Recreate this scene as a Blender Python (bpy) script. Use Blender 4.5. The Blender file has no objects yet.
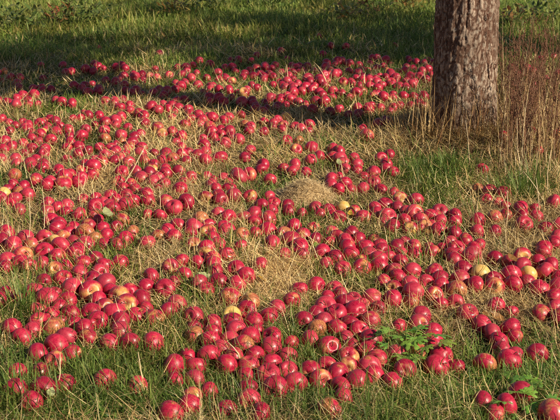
import bpy, math, random
import numpy as np
from mathutils import Vector, Matrix, noise, Quaternion
R = math.radians
random.seed(7); rng = np.random.default_rng(11)
scene = bpy.context.scene
col = scene.collection

# ---------------------------------------------------------------- camera
PITCH = R(16.94); CAM_H = 1.6; FPX = 1100.0            # focal length in pixels of the 560 px wide photograph
cam_d = bpy.data.cameras.new('camera'); cam = bpy.data.objects.new('camera', cam_d); col.objects.link(cam)
cam.location = (0, 0, CAM_H); cam.rotation_euler = (math.pi/2 - PITCH, 0, 0)
cam_d.sensor_width = 36; cam_d.lens = FPX/560*36; cam_d.clip_end = 5000; cam_d.clip_start = .05
cam_d.dof.use_dof = True; cam_d.dof.focus_distance = 4.7; cam_d.dof.aperture_fstop = 11.0
scene.camera = cam
# ---------------------------------------------------------------- light
SUN_AZ = R(57); SUN_EL = R(33)                         # sun to the right and behind the camera
S = Vector((math.sin(SUN_AZ)*math.cos(SUN_EL), -math.cos(SUN_AZ)*math.cos(SUN_EL), math.sin(SUN_EL)))
world = bpy.data.worlds.new('World'); scene.world = world; world.use_nodes = True
wn = world.node_tree; bg = wn.nodes['Background']
sky = wn.nodes.new('ShaderNodeTexSky'); sky.sky_type = 'NISHITA'; sky.sun_disc = False
sky.sun_elevation = SUN_EL; sky.sun_rotation = math.atan2(S.x, S.y)
wn.links.new(sky.outputs[0], bg.inputs[0]); bg.inputs[1].default_value = 0.05
sun_d = bpy.data.lights.new('sun', 'SUN'); sun_d.energy = 5.0; sun_d.angle = R(0.5); sun_d.color = (1, .85, .63)
sun = bpy.data.objects.new('sun', sun_d); col.objects.link(sun); sun.location = S*30
sun.rotation_euler = (-S).to_track_quat('-Z', 'Y').to_euler()
vs = scene.view_settings; vs.view_transform = 'Standard'; vs.look = 'None'; vs.gamma = 1; vs.use_curve_mapping = False
vs.exposure = 0.50
scene.cycles.max_bounces = 6; scene.cycles.transparent_max_bounces = 4; scene.cycles.use_denoising = False; scene.cycles.filter_width = 1.15

# ---------------------------------------------------------------- pixel <-> place
UP = Vector((0, math.sin(PITCH), math.cos(PITCH))); FW = Vector((0, math.cos(PITCH), -math.sin(PITCH)))
C0 = Vector((0, 0, CAM_H))
def ray(u, v): return Vector(((u-280)/FPX, 0, 0)) + UP*((210-v)/FPX) + FW
def at_z(u, v, z):
    d = ray(u, v); return C0 + d*((z-CAM_H)/d.z)
def at_y(u, v, y):
    d = ray(u, v); return C0 + d*(y/d.y)
def pix(p):
    q = Vector(p)-C0; w = q.dot(FW); return 280+q.x/w*FPX, 210-q.dot(UP)/w*FPX
TREE = Vector((1.150, 6.80, 0))
MOUND = at_z(306, 193, 0.03)
def H(x, y):
    """height of the uneven orchard floor (works on arrays)"""
    x = np.asarray(x, float); y = np.asarray(y, float)
    f = np.exp(-((x/14)**2 + ((y-9)/14)**2))
    h = .012*np.sin(1.9*x+.7*y+.4)+.010*np.sin(3.1*y-1.3*x+1)+.006*np.sin(5.3*x+2.1*y)+.006*np.sin(6.7*y-3.9*x+2)
    h = h*f + .085*np.exp(-((x-TREE.x)**2+(y-TREE.y)**2)/.42**2)
    return h
def ground_at(u, v, lift=0.0):
    p = at_z(u, v, lift)
    for _ in range(5): p = at_z(u, v, float(H(p.x, p.y))+lift)
    return p

# ---------------------------------------------------------------- helpers
def tag(o, label=None, cat=None, group=None, kind=None):
    if label: o['label'] = label
    if cat: o['category'] = cat
    if group: o['group'] = group
    if kind: o['kind'] = kind
    return o
def link(name, me, mat, parent=None):
    o = bpy.data.objects.new(name, me); col.objects.link(o)
    if mat and not me.materials: me.materials.append(mat)
    if parent: o.parent = parent
    return o
def empty(name, loc=(0, 0, 0)):
    o = bpy.data.objects.new(name, None); o.empty_display_size = .05; col.objects.link(o); o.location = loc; return o
def mesh_np(name, V, F, smooth=True, colr=None, extra=None):
    """V (n,3), F list of (m,k) index arrays"""
    me = bpy.data.meshes.new(name)
    F = [np.asarray(f, np.int32) for f in (F if isinstance(F, list) else [F])]
    F = [f for f in F if len(f)]
    nl = sum(f.size for f in F); npoly = sum(len(f) for f in F)
    me.vertices.add(len(V)); me.vertices.foreach_set('co', np.asarray(V, np.float32).ravel())
    me.loops.add(nl); me.loops.foreach_set('vertex_index', np.concatenate([f.ravel() for f in F]))
    me.polygons.add(npoly)
    tot = np.concatenate([np.full(len(f), f.shape[1], np.int32) for f in F])
    st = np.zeros(npoly, np.int32); st[1:] = np.cumsum(tot)[:-1]
    me.polygons.foreach_set('loop_start', st)
    me.polygons.foreach_set('use_smooth', np.full(npoly, smooth))
    if colr is not None:
        a = me.color_attributes.new('Col', 'FLOAT_COLOR', 'POINT')
        c = np.ones((len(V), 4), np.float32); c[:, :colr.shape[1]] = colr; a.data.foreach_set('color', c.ravel())
    for k, v in (extra or {}).items():
        if v.ndim == 1:
            a = me.attributes.new(k, 'FLOAT', 'POINT'); a.data.foreach_set('value', v.astype(np.float32))
        else:
            a = me.attributes.new(k, 'FLOAT_VECTOR', 'POINT'); a.data.foreach_set('vector', v.astype(np.float32).ravel())
    me.update(calc_edges=True); me.validate()
    return me
def blades(root, az, L, lean, curl, width, colr, segs=3, twist=0.0, floor=None):
    """curved tapering blades; all arguments arrays of length n"""
    n = len(az); root = np.asarray(root, float)
    t = np.linspace(0, 1, segs+1)
    P = np.zeros((n, segs+1, 3)); P[:, 0] = root
    for k in range(1, segs+1):
        ph = lean + curl*(t[k]-.5/segs); a = az + twist*(t[k])
        st = (L/segs)
        P[:, k, 0] = P[:, k-1, 0] + st*np.sin(ph)*np.cos(a)
        P[:, k, 1] = P[:, k-1, 1] + st*np.sin(ph)*np.sin(a)
        P[:, k, 2] = P[:, k-1, 2] + st*np.cos(ph)
        if floor is not None:
            P[:, k, 2] = np.maximum(P[:, k, 2], H(P[:, k, 0], P[:, k, 1]) + floor)
    prof = np.array([.75, 1.0, .8, .6, .4][:segs]) if segs > 2 else np.array([.85, .8][:segs])
    nv = 2*segs+1
    V = np.zeros((n, nv, 3)); wx = -np.sin(az); wy = np.cos(az)
    for k in range(segs):
        hw = .5*width*prof[k]
        V[:, 2*k] = P[:, k]; V[:, 2*k+1] = P[:, k]
        V[:, 2*k, 0] -= hw*wx; V[:, 2*k, 1] -= hw*wy; V[:, 2*k+1, 0] += hw*wx; V[:, 2*k+1, 1] += hw*wy
    V[:, 2*segs] = P[:, segs]
    base = (np.arange(n)*nv)[:, None]
    T = []
    for k in range(segs-1):
        T.append(base + np.array([2*k, 2*k+1, 2*k+3, 2*k+2])[None])
    quads = np.concatenate(T) if T else np.zeros((0, 4), int)
    tris = base + np.array([2*segs-2, 2*segs-1, 2*segs])[None]
    Cc = np.repeat(colr[:, None, :], nv, 1)
    return V.reshape(-1, 3), quads, tris, Cc.reshape(-1, 3)
class Pile:
    def __init__(s): s.V = []; s.Q = []; s.T = []; s.C = []; s.n = 0
    def add(s, V, Q, T, C):
        s.V.append(V); s.Q.append(Q+s.n); s.T.append(T+s.n); s.C.append(C); s.n += len(V)
    def obj(s, name, mat, parent=None):
        me = mesh_np(name, np.concatenate(s.V), [np.concatenate(s.Q), np.concatenate(s.T)], True, np.concatenate(s.C))
        return link(name, me, mat, parent)
def tube(pts, rad, sides=6, cap=True):
    """V, F of a tapering tube through pts"""
    pts = [Vector(p) for p in pts]; n = len(pts); V = []; F = []
    prev = None
    for i, p in enumerate(pts):
        d = (pts[min(i+1, n-1)]-pts[max(i-1, 0)]).normalized()
        if prev is None: x = d.orthogonal().normalized()
        else: x = (prev - d*prev.dot(d)).normalized()
        prev = x; y = d.cross(x); r = rad[i] if hasattr(rad, '__len__') else rad
        for k in range(sides):
            a = 2*math.pi*k/sides; V.append(p + (x*math.cos(a)+y*math.sin(a))*r)
    for i in range(n-1):
        for k in range(sides):
            k2 = (k+1) % sides; F.append((i*sides+k, i*sides+k2, (i+1)*sides+k2, (i+1)*sides+k))
    if cap:
        F.append(tuple(range((n-1)*sides, n*sides))); F.append(tuple(reversed(range(sides))))
    return V, F
def me_py(name, V, F, smooth=True):
    me = bpy.data.meshes.new(name); me.from_pydata([tuple(v) for v in V], [], F)
    if smooth: me.polygons.foreach_set('use_smooth', [True]*len(me.polygons))
    me.update(); return me

# ---------------------------------------------------------------- materials
def new_mat(name):
    m = bpy.data.materials.new(name); m.use_nodes = True; nt = m.node_tree
    return m, nt, nt.nodes['Principled BSDF']
def nd(nt, t, **kw):
    n = nt.nodes.new(t)
    for k, v in kw.items():
        if k.startswith('i_'): n.inputs[int(k[2:]) if k[2:].isdigit() else k[2:]].default_value = v
        else: setattr(n, k, v)
    return n
def mixc(nt, fac, a, b, mode='MIX'):
    n = nt.nodes.new('ShaderNodeMix'); n.data_type = 'RGBA'; n.blend_type = mode
    for s, v in ((0, fac), (6, a), (7, b)):
        if hasattr(v, 'node'): nt.links.new(v, n.inputs[s])
        elif s == 0: n.inputs[0].default_value = v
        else: n.inputs[s].default_value = (*v, 1)
    return n.outputs[2]
def maths(nt, op, a, b=None, c=None):
    n = nt.nodes.new('ShaderNodeMath'); n.operation = op
    for i, v in enumerate((a, b, c)):
        if v is None: continue
        if hasattr(v, 'node'): nt.links.new(v, n.inputs[i])
        else: n.inputs[i].default_value = v
    return n.outputs[0]
def ramp(nt, fac, lo, hi):
    n = nt.nodes.new('ShaderNodeMapRange'); n.interpolation_type = 'SMOOTHSTEP'
    nt.links.new(fac, n.inputs[0])
    for i, v in ((1, lo), (2, hi)):
        if hasattr(v, 'node'): nt.links.new(v, n.inputs[i])
        else: n.inputs[i].default_value = v
    return n.outputs[0]

def foliage_mat(name, transl=.35, rough=.55, spec=.3):
    m, nt, b = new_mat(name)
    at = nd(nt, 'ShaderNodeAttribute', attribute_name='Col')
    tc = nd(nt, 'ShaderNodeTexCoord')
    nz = nd(nt, 'ShaderNodeTexNoise', i_Scale=90.0, i_Detail=2.0); nt.links.new(tc.outputs['Object'], nz.inputs['Vector'])
    k = ramp(nt, nz.outputs[0], .25, .75)
    k2 = maths(nt, 'MULTIPLY_ADD', k, .5, .75)
    c = nt.nodes.new('ShaderNodeVectorMath'); c.operation = 'SCALE'
    nt.links.new(at.outputs['Color'], c.inputs[0]); nt.links.new(k2, c.inputs['Scale'])
    nt.links.new(c.outputs[0], b.inputs['Base Color']); b.inputs['Roughness'].default_value = rough
    b.inputs['Specular IOR Level'].default_value = spec
    tr = nt.nodes.new('ShaderNodeBsdfTranslucent'); nt.links.new(c.outputs[0], tr.inputs[0])
    mx = nt.nodes.new('ShaderNodeMixShader'); mx.inputs[0].default_value = transl
    nt.links.new(b.outputs[0], mx.inputs[1]); nt.links.new(tr.outputs[0], mx.inputs[2])
    nt.links.new(mx.outputs[0], nt.nodes['Material Output'].inputs[0])
    return m
M_GREEN = foliage_mat('grass_green', .38, .5, .35)
M_DRY = foliage_mat('grass_dry', .12, .6, .25)
M_LEAF = foliage_mat('leaf_green', .35, .45, .4)

def apple_mat(name, from_object):
    m, nt, b = new_mat(name)
    lc = nd(nt, 'ShaderNodeAttribute', attribute_name='lc').outputs['Vector']
    if from_object:
        oi = nd(nt, 'ShaderNodeObjectInfo'); var = oi.outputs['Color']
    else:
        var = nd(nt, 'ShaderNodeAttribute', attribute_name='Col').outputs['Color']
    sp = nd(nt, 'ShaderNodeSeparateColor'); nt.links.new(var, sp.inputs[0])
    blush, rot, rnd = sp.outputs[0], sp.outputs[1], sp.outputs[2]
    off = nd(nt, 'ShaderNodeCombineXYZ'); o1 = maths(nt, 'MULTIPLY', rnd, 37.0); o2 = maths(nt, 'MULTIPLY', rnd, 91.0)
    nt.links.new(o1, off.inputs[0]); nt.links.new(o2, off.inputs[1])
    def shifted(scale):
        a = nd(nt, 'ShaderNodeVectorMath', operation='MULTIPLY'); nt.links.new(lc, a.inputs[0]); a.inputs[1].default_value = scale
        s = nd(nt, 'ShaderNodeVectorMath', operation='ADD'); nt.links.new(a.outputs[0], s.inputs[0]); nt.links.new(off.outputs[0], s.inputs[1])
        return s.outputs[0]
    def nz(scale, sc, det=3.0):
        n = nd(nt, 'ShaderNodeTexNoise', i_Scale=sc, i_Detail=det); nt.links.new(shifted(scale), n.inputs['Vector']); return n.outputs[0]
    # streaks running from stem to eye, mottling, irregular patch of yellow blush on the flank
    streak = ramp(nt, nz((7, 7, .9), 1.6, 4), .35, .68)
    mott = ramp(nt, nz((1, 1, 1), 3.2, 4), .3, .7)
    patch = nz((1, 1, .8), .95, 3)
    red_a = mixc(nt, streak, (.27, .003, .026), (.44, .009, .048))
    red = mixc(nt, maths(nt, 'MULTIPLY', mott, .45), red_a, (.56, .045, .085))
    dk = ramp(nt, rnd, .0, .62)
    red = mixc(nt, dk, mixc(nt, .6, red, (.17, .004, .022)), red)
    pk = maths(nt, 'FRACT', maths(nt, 'MULTIPLY', rnd, 7.31))
    red = mixc(nt, maths(nt, 'MULTIPLY', ramp(nt, pk, .5, 1.0), .22), red, (.62, .10, .13))
    sxyz = nd(nt, 'ShaderNodeSeparateXYZ'); nt.links.new(lc, sxyz.inputs[0])
    pole = maths(nt, 'POWER', maths(nt, 'MAXIMUM', sxyz.outputs[2], 0.0), 3.0)
    k = maths(nt, 'ADD', maths(nt, 'MULTIPLY', pole, .16), patch)
    k = maths(nt, 'ADD', k, maths(nt, 'MULTIPLY', streak, -.06))
    lo = maths(nt, 'SUBTRACT', .72, maths(nt, 'MULTIPLY', blush, .62))
    hi = maths(nt, 'ADD', lo, .34)
    yel = mixc(nt, mott, (.58, .38, .085), (.70, .43, .17))
    skin = mixc(nt, ramp(nt, k, lo, hi), red, yel)
    brown = mixc(nt, streak, (.26, .075, .035), (.52, .21, .085))
    rlo = maths(nt, 'SUBTRACT', .82, maths(nt, 'MULTIPLY', rot, .62)); rhi = maths(nt, 'ADD', rlo, .16)
    skin = mixc(nt, ramp(nt, nz((1, 1, 1), 1.3, 2), rlo, rhi), skin, brown)
    # russet in the stem hollow and pale lenticels
    rus = ramp(nt, maths(nt, 'ADD', sxyz.outputs[2], maths(nt, 'MULTIPLY', mott, .05)), 2.0, 2.05)
    vo = nd(nt, 'ShaderNodeTexVoronoi', i_Scale=11.0); nt.links.new(shifted((1, 1, 1)), vo.inputs['Vector'])
    dot = maths(nt, 'SUBTRACT', 1.0, ramp(nt, vo.outputs[0], .07, .16))
    skin = mixc(nt, maths(nt, 'MULTIPLY', dot, .38), skin, (.72, .42, .32))
    nt.links.new(skin, b.inputs['Base Color'])
    rg = maths(nt, 'MULTIPLY_ADD', mott, .18, .30); nt.links.new(rg, b.inputs['Roughness'])
    b.inputs['Specular IOR Level'].default_value = .45
    b.inputs['Sheen Weight'].default_value = .0; b.inputs['Sheen Roughness'].default_value = .4
    bp = nd(nt, 'ShaderNodeBump', i_Strength=.12, i_Distance=.004); nt.links.new(nz((1, 1, 1), 4.0, 3), bp.inputs['Height'])
    nt.links.new(bp.outputs[0], b.inputs['Normal'])
    return m
M_APPLE = apple_mat('apple_skin', True); M_APPLES = apple_mat('apple_skin_far', False)
def plain(name, c, rough=.7):
    m, nt, b = new_mat(name); tc = nd(nt, 'ShaderNodeTexCoord')
    n = nd(nt, 'ShaderNodeTexNoise', i_Scale=60.0, i_Detail=4.0); nt.links.new(tc.outputs['Object'], n.inputs['Vector'])
    o = mixc(nt, n.outputs[0], tuple(x*.6 for x in c), tuple(min(1, x*1.35) for x in c))
    nt.links.new(o, b.inputs['Base Color']); b.inputs['Roughness'].default_value = rough; return m
M_STEM = plain('apple_stem', (.10, .055, .025)); M_CALYX = plain('apple_calyx', (.09, .06, .03))
M_STALK = plain('pale_straw', (.60, .46, .27), .55); M_WEED = plain('dead_weed_stem', (.18, .085, .045))
M_SEED = plain('dead_seed_head', (.15, .05, .03), .8)
M_WSTEM = plain('green_stem', (.16, .22, .06))

def ground_mat():
    m, nt, b = new_mat('orchard_floor')
    tc = nd(nt, 'ShaderNodeTexCoord'); P = tc.outputs['Object']
    n1 = nd(nt, 'ShaderNodeTexNoise', i_Scale=1.3, i_Detail=5.0); nt.links.new(P, n1.inputs['Vector'])
    n2 = nd(nt, 'ShaderNodeTexNoise', i_Scale=38.0, i_Detail=6.0); nt.links.new(P, n2.inputs['Vector'])
    soil = mixc(nt, ramp(nt, n2.outputs[0], .3, .7), (.04, .03, .016), (.13, .095, .045))
    turf = mixc(nt, ramp(nt, n2.outputs[0], .3, .7), (.035, .055, .014), (.10, .135, .035))
    sx = nd(nt, 'ShaderNodeSeparateXYZ'); nt.links.new(P, sx.inputs[0])
    far = ramp(nt, maths(nt, 'ADD', sx.outputs[1], maths(nt, 'MULTIPLY', n1.outputs[0], 1.6)), 9.9, 12.0)
    nt.links.new(mixc(nt, far, soil, turf), b.inputs['Base Color']); b.inputs['Roughness'].default_value = .95
    b.inputs['Specular IOR Level'].default_value = .15
    bp = nd(nt, 'ShaderNodeBump', i_Strength=.8, i_Distance=.02); nt.links.new(n2.outputs[0], bp.inputs['Height'])
    nt.links.new(bp.outputs[0], b.inputs['Normal']); return m

# ---------------------------------------------------------------- ground: one sheet to the horizon
def spread(a, b, step, far):
    core = list(np.arange(a, b+1e-6, step)); out = []; d = step; x = b
    while x < far: d *= 1.35; x += d; out.append(x)
    lo = []; d = step; x = a
    while x > -far: d *= 1.35; x -= d; lo.append(x)
    return np.array(lo[::-1]+core+out)
gx = spread(-6, 6, .08, 1800); gy = spread(0, 20, .08, 1800)
X, Y = np.meshgrid(gx, gy); Z = H(X, Y)
idx = np.arange(X.size).reshape(X.shape)
Q = np.stack([idx[:-1, :-1], idx[:-1, 1:], idx[1:, 1:], idx[1:, :-1]], -1).reshape(-1, 4)
ground = link('ground', mesh_np('ground', np.stack([X, Y, Z], -1).reshape(-1, 3), Q), ground_mat())
tag(ground, 'uneven orchard floor under the grass and windfall apples', 'ground', kind='structure')

# ---------------------------------------------------------------- apple tree
def bark_mat():
    m, nt, b = new_mat('apple_bark')
    h = nd(nt, 'ShaderNodeAttribute', attribute_name='bark').outputs['Fac']
    tc = nd(nt, 'ShaderNodeTexCoord'); P = tc.outputs['Object']
    mp = nd(nt, 'ShaderNodeMapping'); mp.inputs['Scale'].default_value = (1, 1, .35); nt.links.new(P, mp.inputs[0])
    n1 = nd(nt, 'ShaderNodeTexNoise', i_Scale=7.0, i_Detail=8.0); nt.links.new(mp.outputs[0], n1.inputs['Vector'])
    n2 = nd(nt, 'ShaderNodeTexNoise', i_Scale=75.0, i_Detail=6.0, i_Roughness=.7); nt.links.new(mp.outputs[0], n2.inputs['Vector'])
    n3 = nd(nt, 'ShaderNodeTexNoise', i_Scale=28.0, i_Detail=4.0); nt.links.new(P, n3.inputs['Vector'])
    inner = mixc(nt, n1.outputs[0], (.060, .034, .024), (.185, .095, .064))
    plate = mixc(nt, ramp(nt, n1.outputs[0], .35, .65), (.235, .160, .118), (.46, .36, .285))
    k = ramp(nt, maths(nt, 'ADD', h, maths(nt, 'MULTIPLY_ADD', n2.outputs[0], .8, -.40)), .22, .58)
    c = mixc(nt, k, inner, plate)
    lich = ramp(nt, n3.outputs[0], .56, .66)
    c = mixc(nt, maths(nt, 'MULTIPLY', lich, .5), c, (.50, .44, .36))
    c = mixc(nt, ramp(nt, n2.outputs[0], .30, .62), mixc(nt, .55, c, (.04, .022, .015)), c)
    nt.links.new(c, b.inputs['Base Color']); b.inputs['Roughness'].default_value = .85; b.inputs['Specular IOR Level'].default_value = .2
    bp = nd(nt, 'ShaderNodeBump', i_Strength=.9, i_Distance=.012); nt.links.new(n2.outputs[0], bp.inputs['Height'])
    nt.links.new(bp.outputs[0], b.inputs['Normal']); return m
M_BARK = bark_mat()
TRUNK_H = 1.75
def trunk_mesh():
    na, nz_ = 220, 330
    V = []; B = []
    for j in range(nz_):
        z = -.12 + (TRUNK_H+.12)*j/(nz_-1)
        r0 = .196 + .034*math.exp(-max(z, 0)/.25) - .008*min(max(z, 0), .9)
        cx = 0; cy = 0
        for i in range(na):
            a = 2*math.pi*i/na; ca, sa = math.cos(a), math.sin(a)
            lob = 1 + .035*math.sin(2*a+.6+z*.5) + .025*math.sin(3*a+1.9-z*.8) + .03*math.sin(5*a+.4)*math.exp(-max(z, 0)/.25)
            p = Vector((ca*1.0, sa*1.0, z))
            big = noise.noise(Vector((ca*2.2, sa*2.2, z*2.2)))
            wob = .22*noise.noise(Vector((ca*2, sa*2, z*4+9)))
            n3 = noise.noise(Vector((ca*26, sa*26, z*60)))
            q = Vector((ca*.2, sa*.2, z*.40))*40 + Vector((wob, -wob, wob))*1.6 + Vector((n3, n3, n3))*.16
            dd, pp = noise.voronoi(q); edge = min(1, (dd[1]-dd[0])*2.6)
            q2 = Vector((ca*.2, sa*.2, z*.5))*95 + Vector((n3, wob*3, n3))*.5
            d2, p2 = noise.voronoi(q2); e2 = min(1, (d2[1]-d2[0])*2.2)
            lift = .5+.5*noise.noise(pp[0]*3.7)
            groove = min(1, abs(noise.noise(Vector((ca*3.4+wob, sa*3.4, z*1.1))))*5)
            h = (.25+.75*edge)*(.35+.65*lift)*(.6+.4*e2)*(.55+.45*groove)*1.35
            smooth = max(0, min(1, (noise.noise(Vector((ca*1.5+4, sa*1.5+.3, z*1.4)))-.18)*2.6 + 1.25*max(0, math.cos(a-R(212)))**6*max(0, min(1, (z-.32)*5))))     # patches where the bark is smoother
            h = h*(1-.6*smooth)+.16*smooth
            h = max(0, min(1, h+.14*n3))
            r = r0*lob + .010*big + .012*(h-.5) - .007*(1-groove)
            V.append((cx+r*ca, cy+r*sa, z)); B.append(h)
    F = []
    for j in range(nz_-1):
        b0 = j*na
        for i in range(na):
            i2 = (i+1) % na; F.append((b0+i, b0+i2, b0+na+i2, b0+na+i))
    return mesh_np('trunk', np.array(V), np.array(F), True, None, {'bark': np.array(B)})
trunk_me = trunk_mesh()
def build_tree(loc, rotz, seed, label, leaf_from, scale=1.0):
    rr = random.Random(seed)
    root = empty('apple_tree', loc); root.rotation_euler.z = rotz; root.scale = (scale,)*3
    link('trunk', trunk_me, M_BARK, root)
    tips = []
    for i in range(5):
        a = 2*math.pi*i/5 + rr.uniform(-.3, .3)
        p = Vector((.05*math.cos(a), .05*math.sin(a), TRUNK_H-.18)); d = Vector((math.cos(a)*.75, math.sin(a)*.75, rr.uniform(.75, 1.1))).normalized()
        pts = [p]; rad = [.105]
        for k in range(7):
            d = (d + Vector((rr.uniform(-.22, .22), rr.uniform(-.22, .22), rr.uniform(-.12, .16)))).normalized()
            p = p + d*rr.uniform(.30, .40); pts.append(p); rad.append(.105*(1-(k+1)/8.2))
        V, F = tube(pts, rad, 10); lm = me_py('limb', V, F); link('limb', lm, M_BARK, root)
        a_ = lm.attributes.new('bark', 'FLOAT', 'POINT'); a_.data.foreach_set('value', [.5]*len(V))
        for k in range(2, 8):
            for s in range(3):
                q = pts[k]; b = Vector((rr.uniform(-1, 1), rr.uniform(-1, 1), rr.uniform(-.15, .7))).normalized()
                bp = [q]; br = [rad[k]*.5+.004]
                for m in range(4):
                    b = (b+Vector((rr.uniform(-.3, .3), rr.uniform(-.3, .3), rr.uniform(-.25, .2)))).normalized()
                    q = q+b*rr.uniform(.14, .26); bp.append(q); br.append(br[0]*(1-(m+1)/4.6)); tips.append(q.copy())
                V, F = tube(bp, br, 5); lm = me_py('branch', V, F); link('branch', lm, M_BARK, root)
                a_ = lm.attributes.new('bark', 'FLOAT', 'POINT'); a_.data.foreach_set('value', [.5]*len(V))
    g = np.random.default_rng(seed); T = np.array([tuple(t) for t in tips if t.z > leaf_from])
    n = 11000; c = T[g.integers(0, len(T), n)] + g.normal(0, .13, (n, 3))
    colr = np.array([.075, .115, .028])*g.uniform(.6, 1.5, (n, 1))
    pile = Pile(); pile.add(*blades(c, g.uniform(0, 6.28, n), g.uniform(.06, .10, n), g.uniform(.4, 2.4, n), g.uniform(-.5, .9, n), g.uniform(.035, .055, n), colr, 3))
    crown = pile.obj('crown', M_LEAF, root); crown['kind'] = 'stuff'
    return tag(root, label, 'tree')
build_tree(TREE + Vector((0, 0, float(H(TREE.x, TREE.y))-.03)), R(20), 3, 'thick old apple tree trunk with flaking brown bark standing at the upper right', 3.0)
build_tree(Vector((4.9, 8.55, 0)), R(140), 8, 'neighbouring apple tree out of view to the right, behind the dead weeds', 2.45, 1.12)

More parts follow.
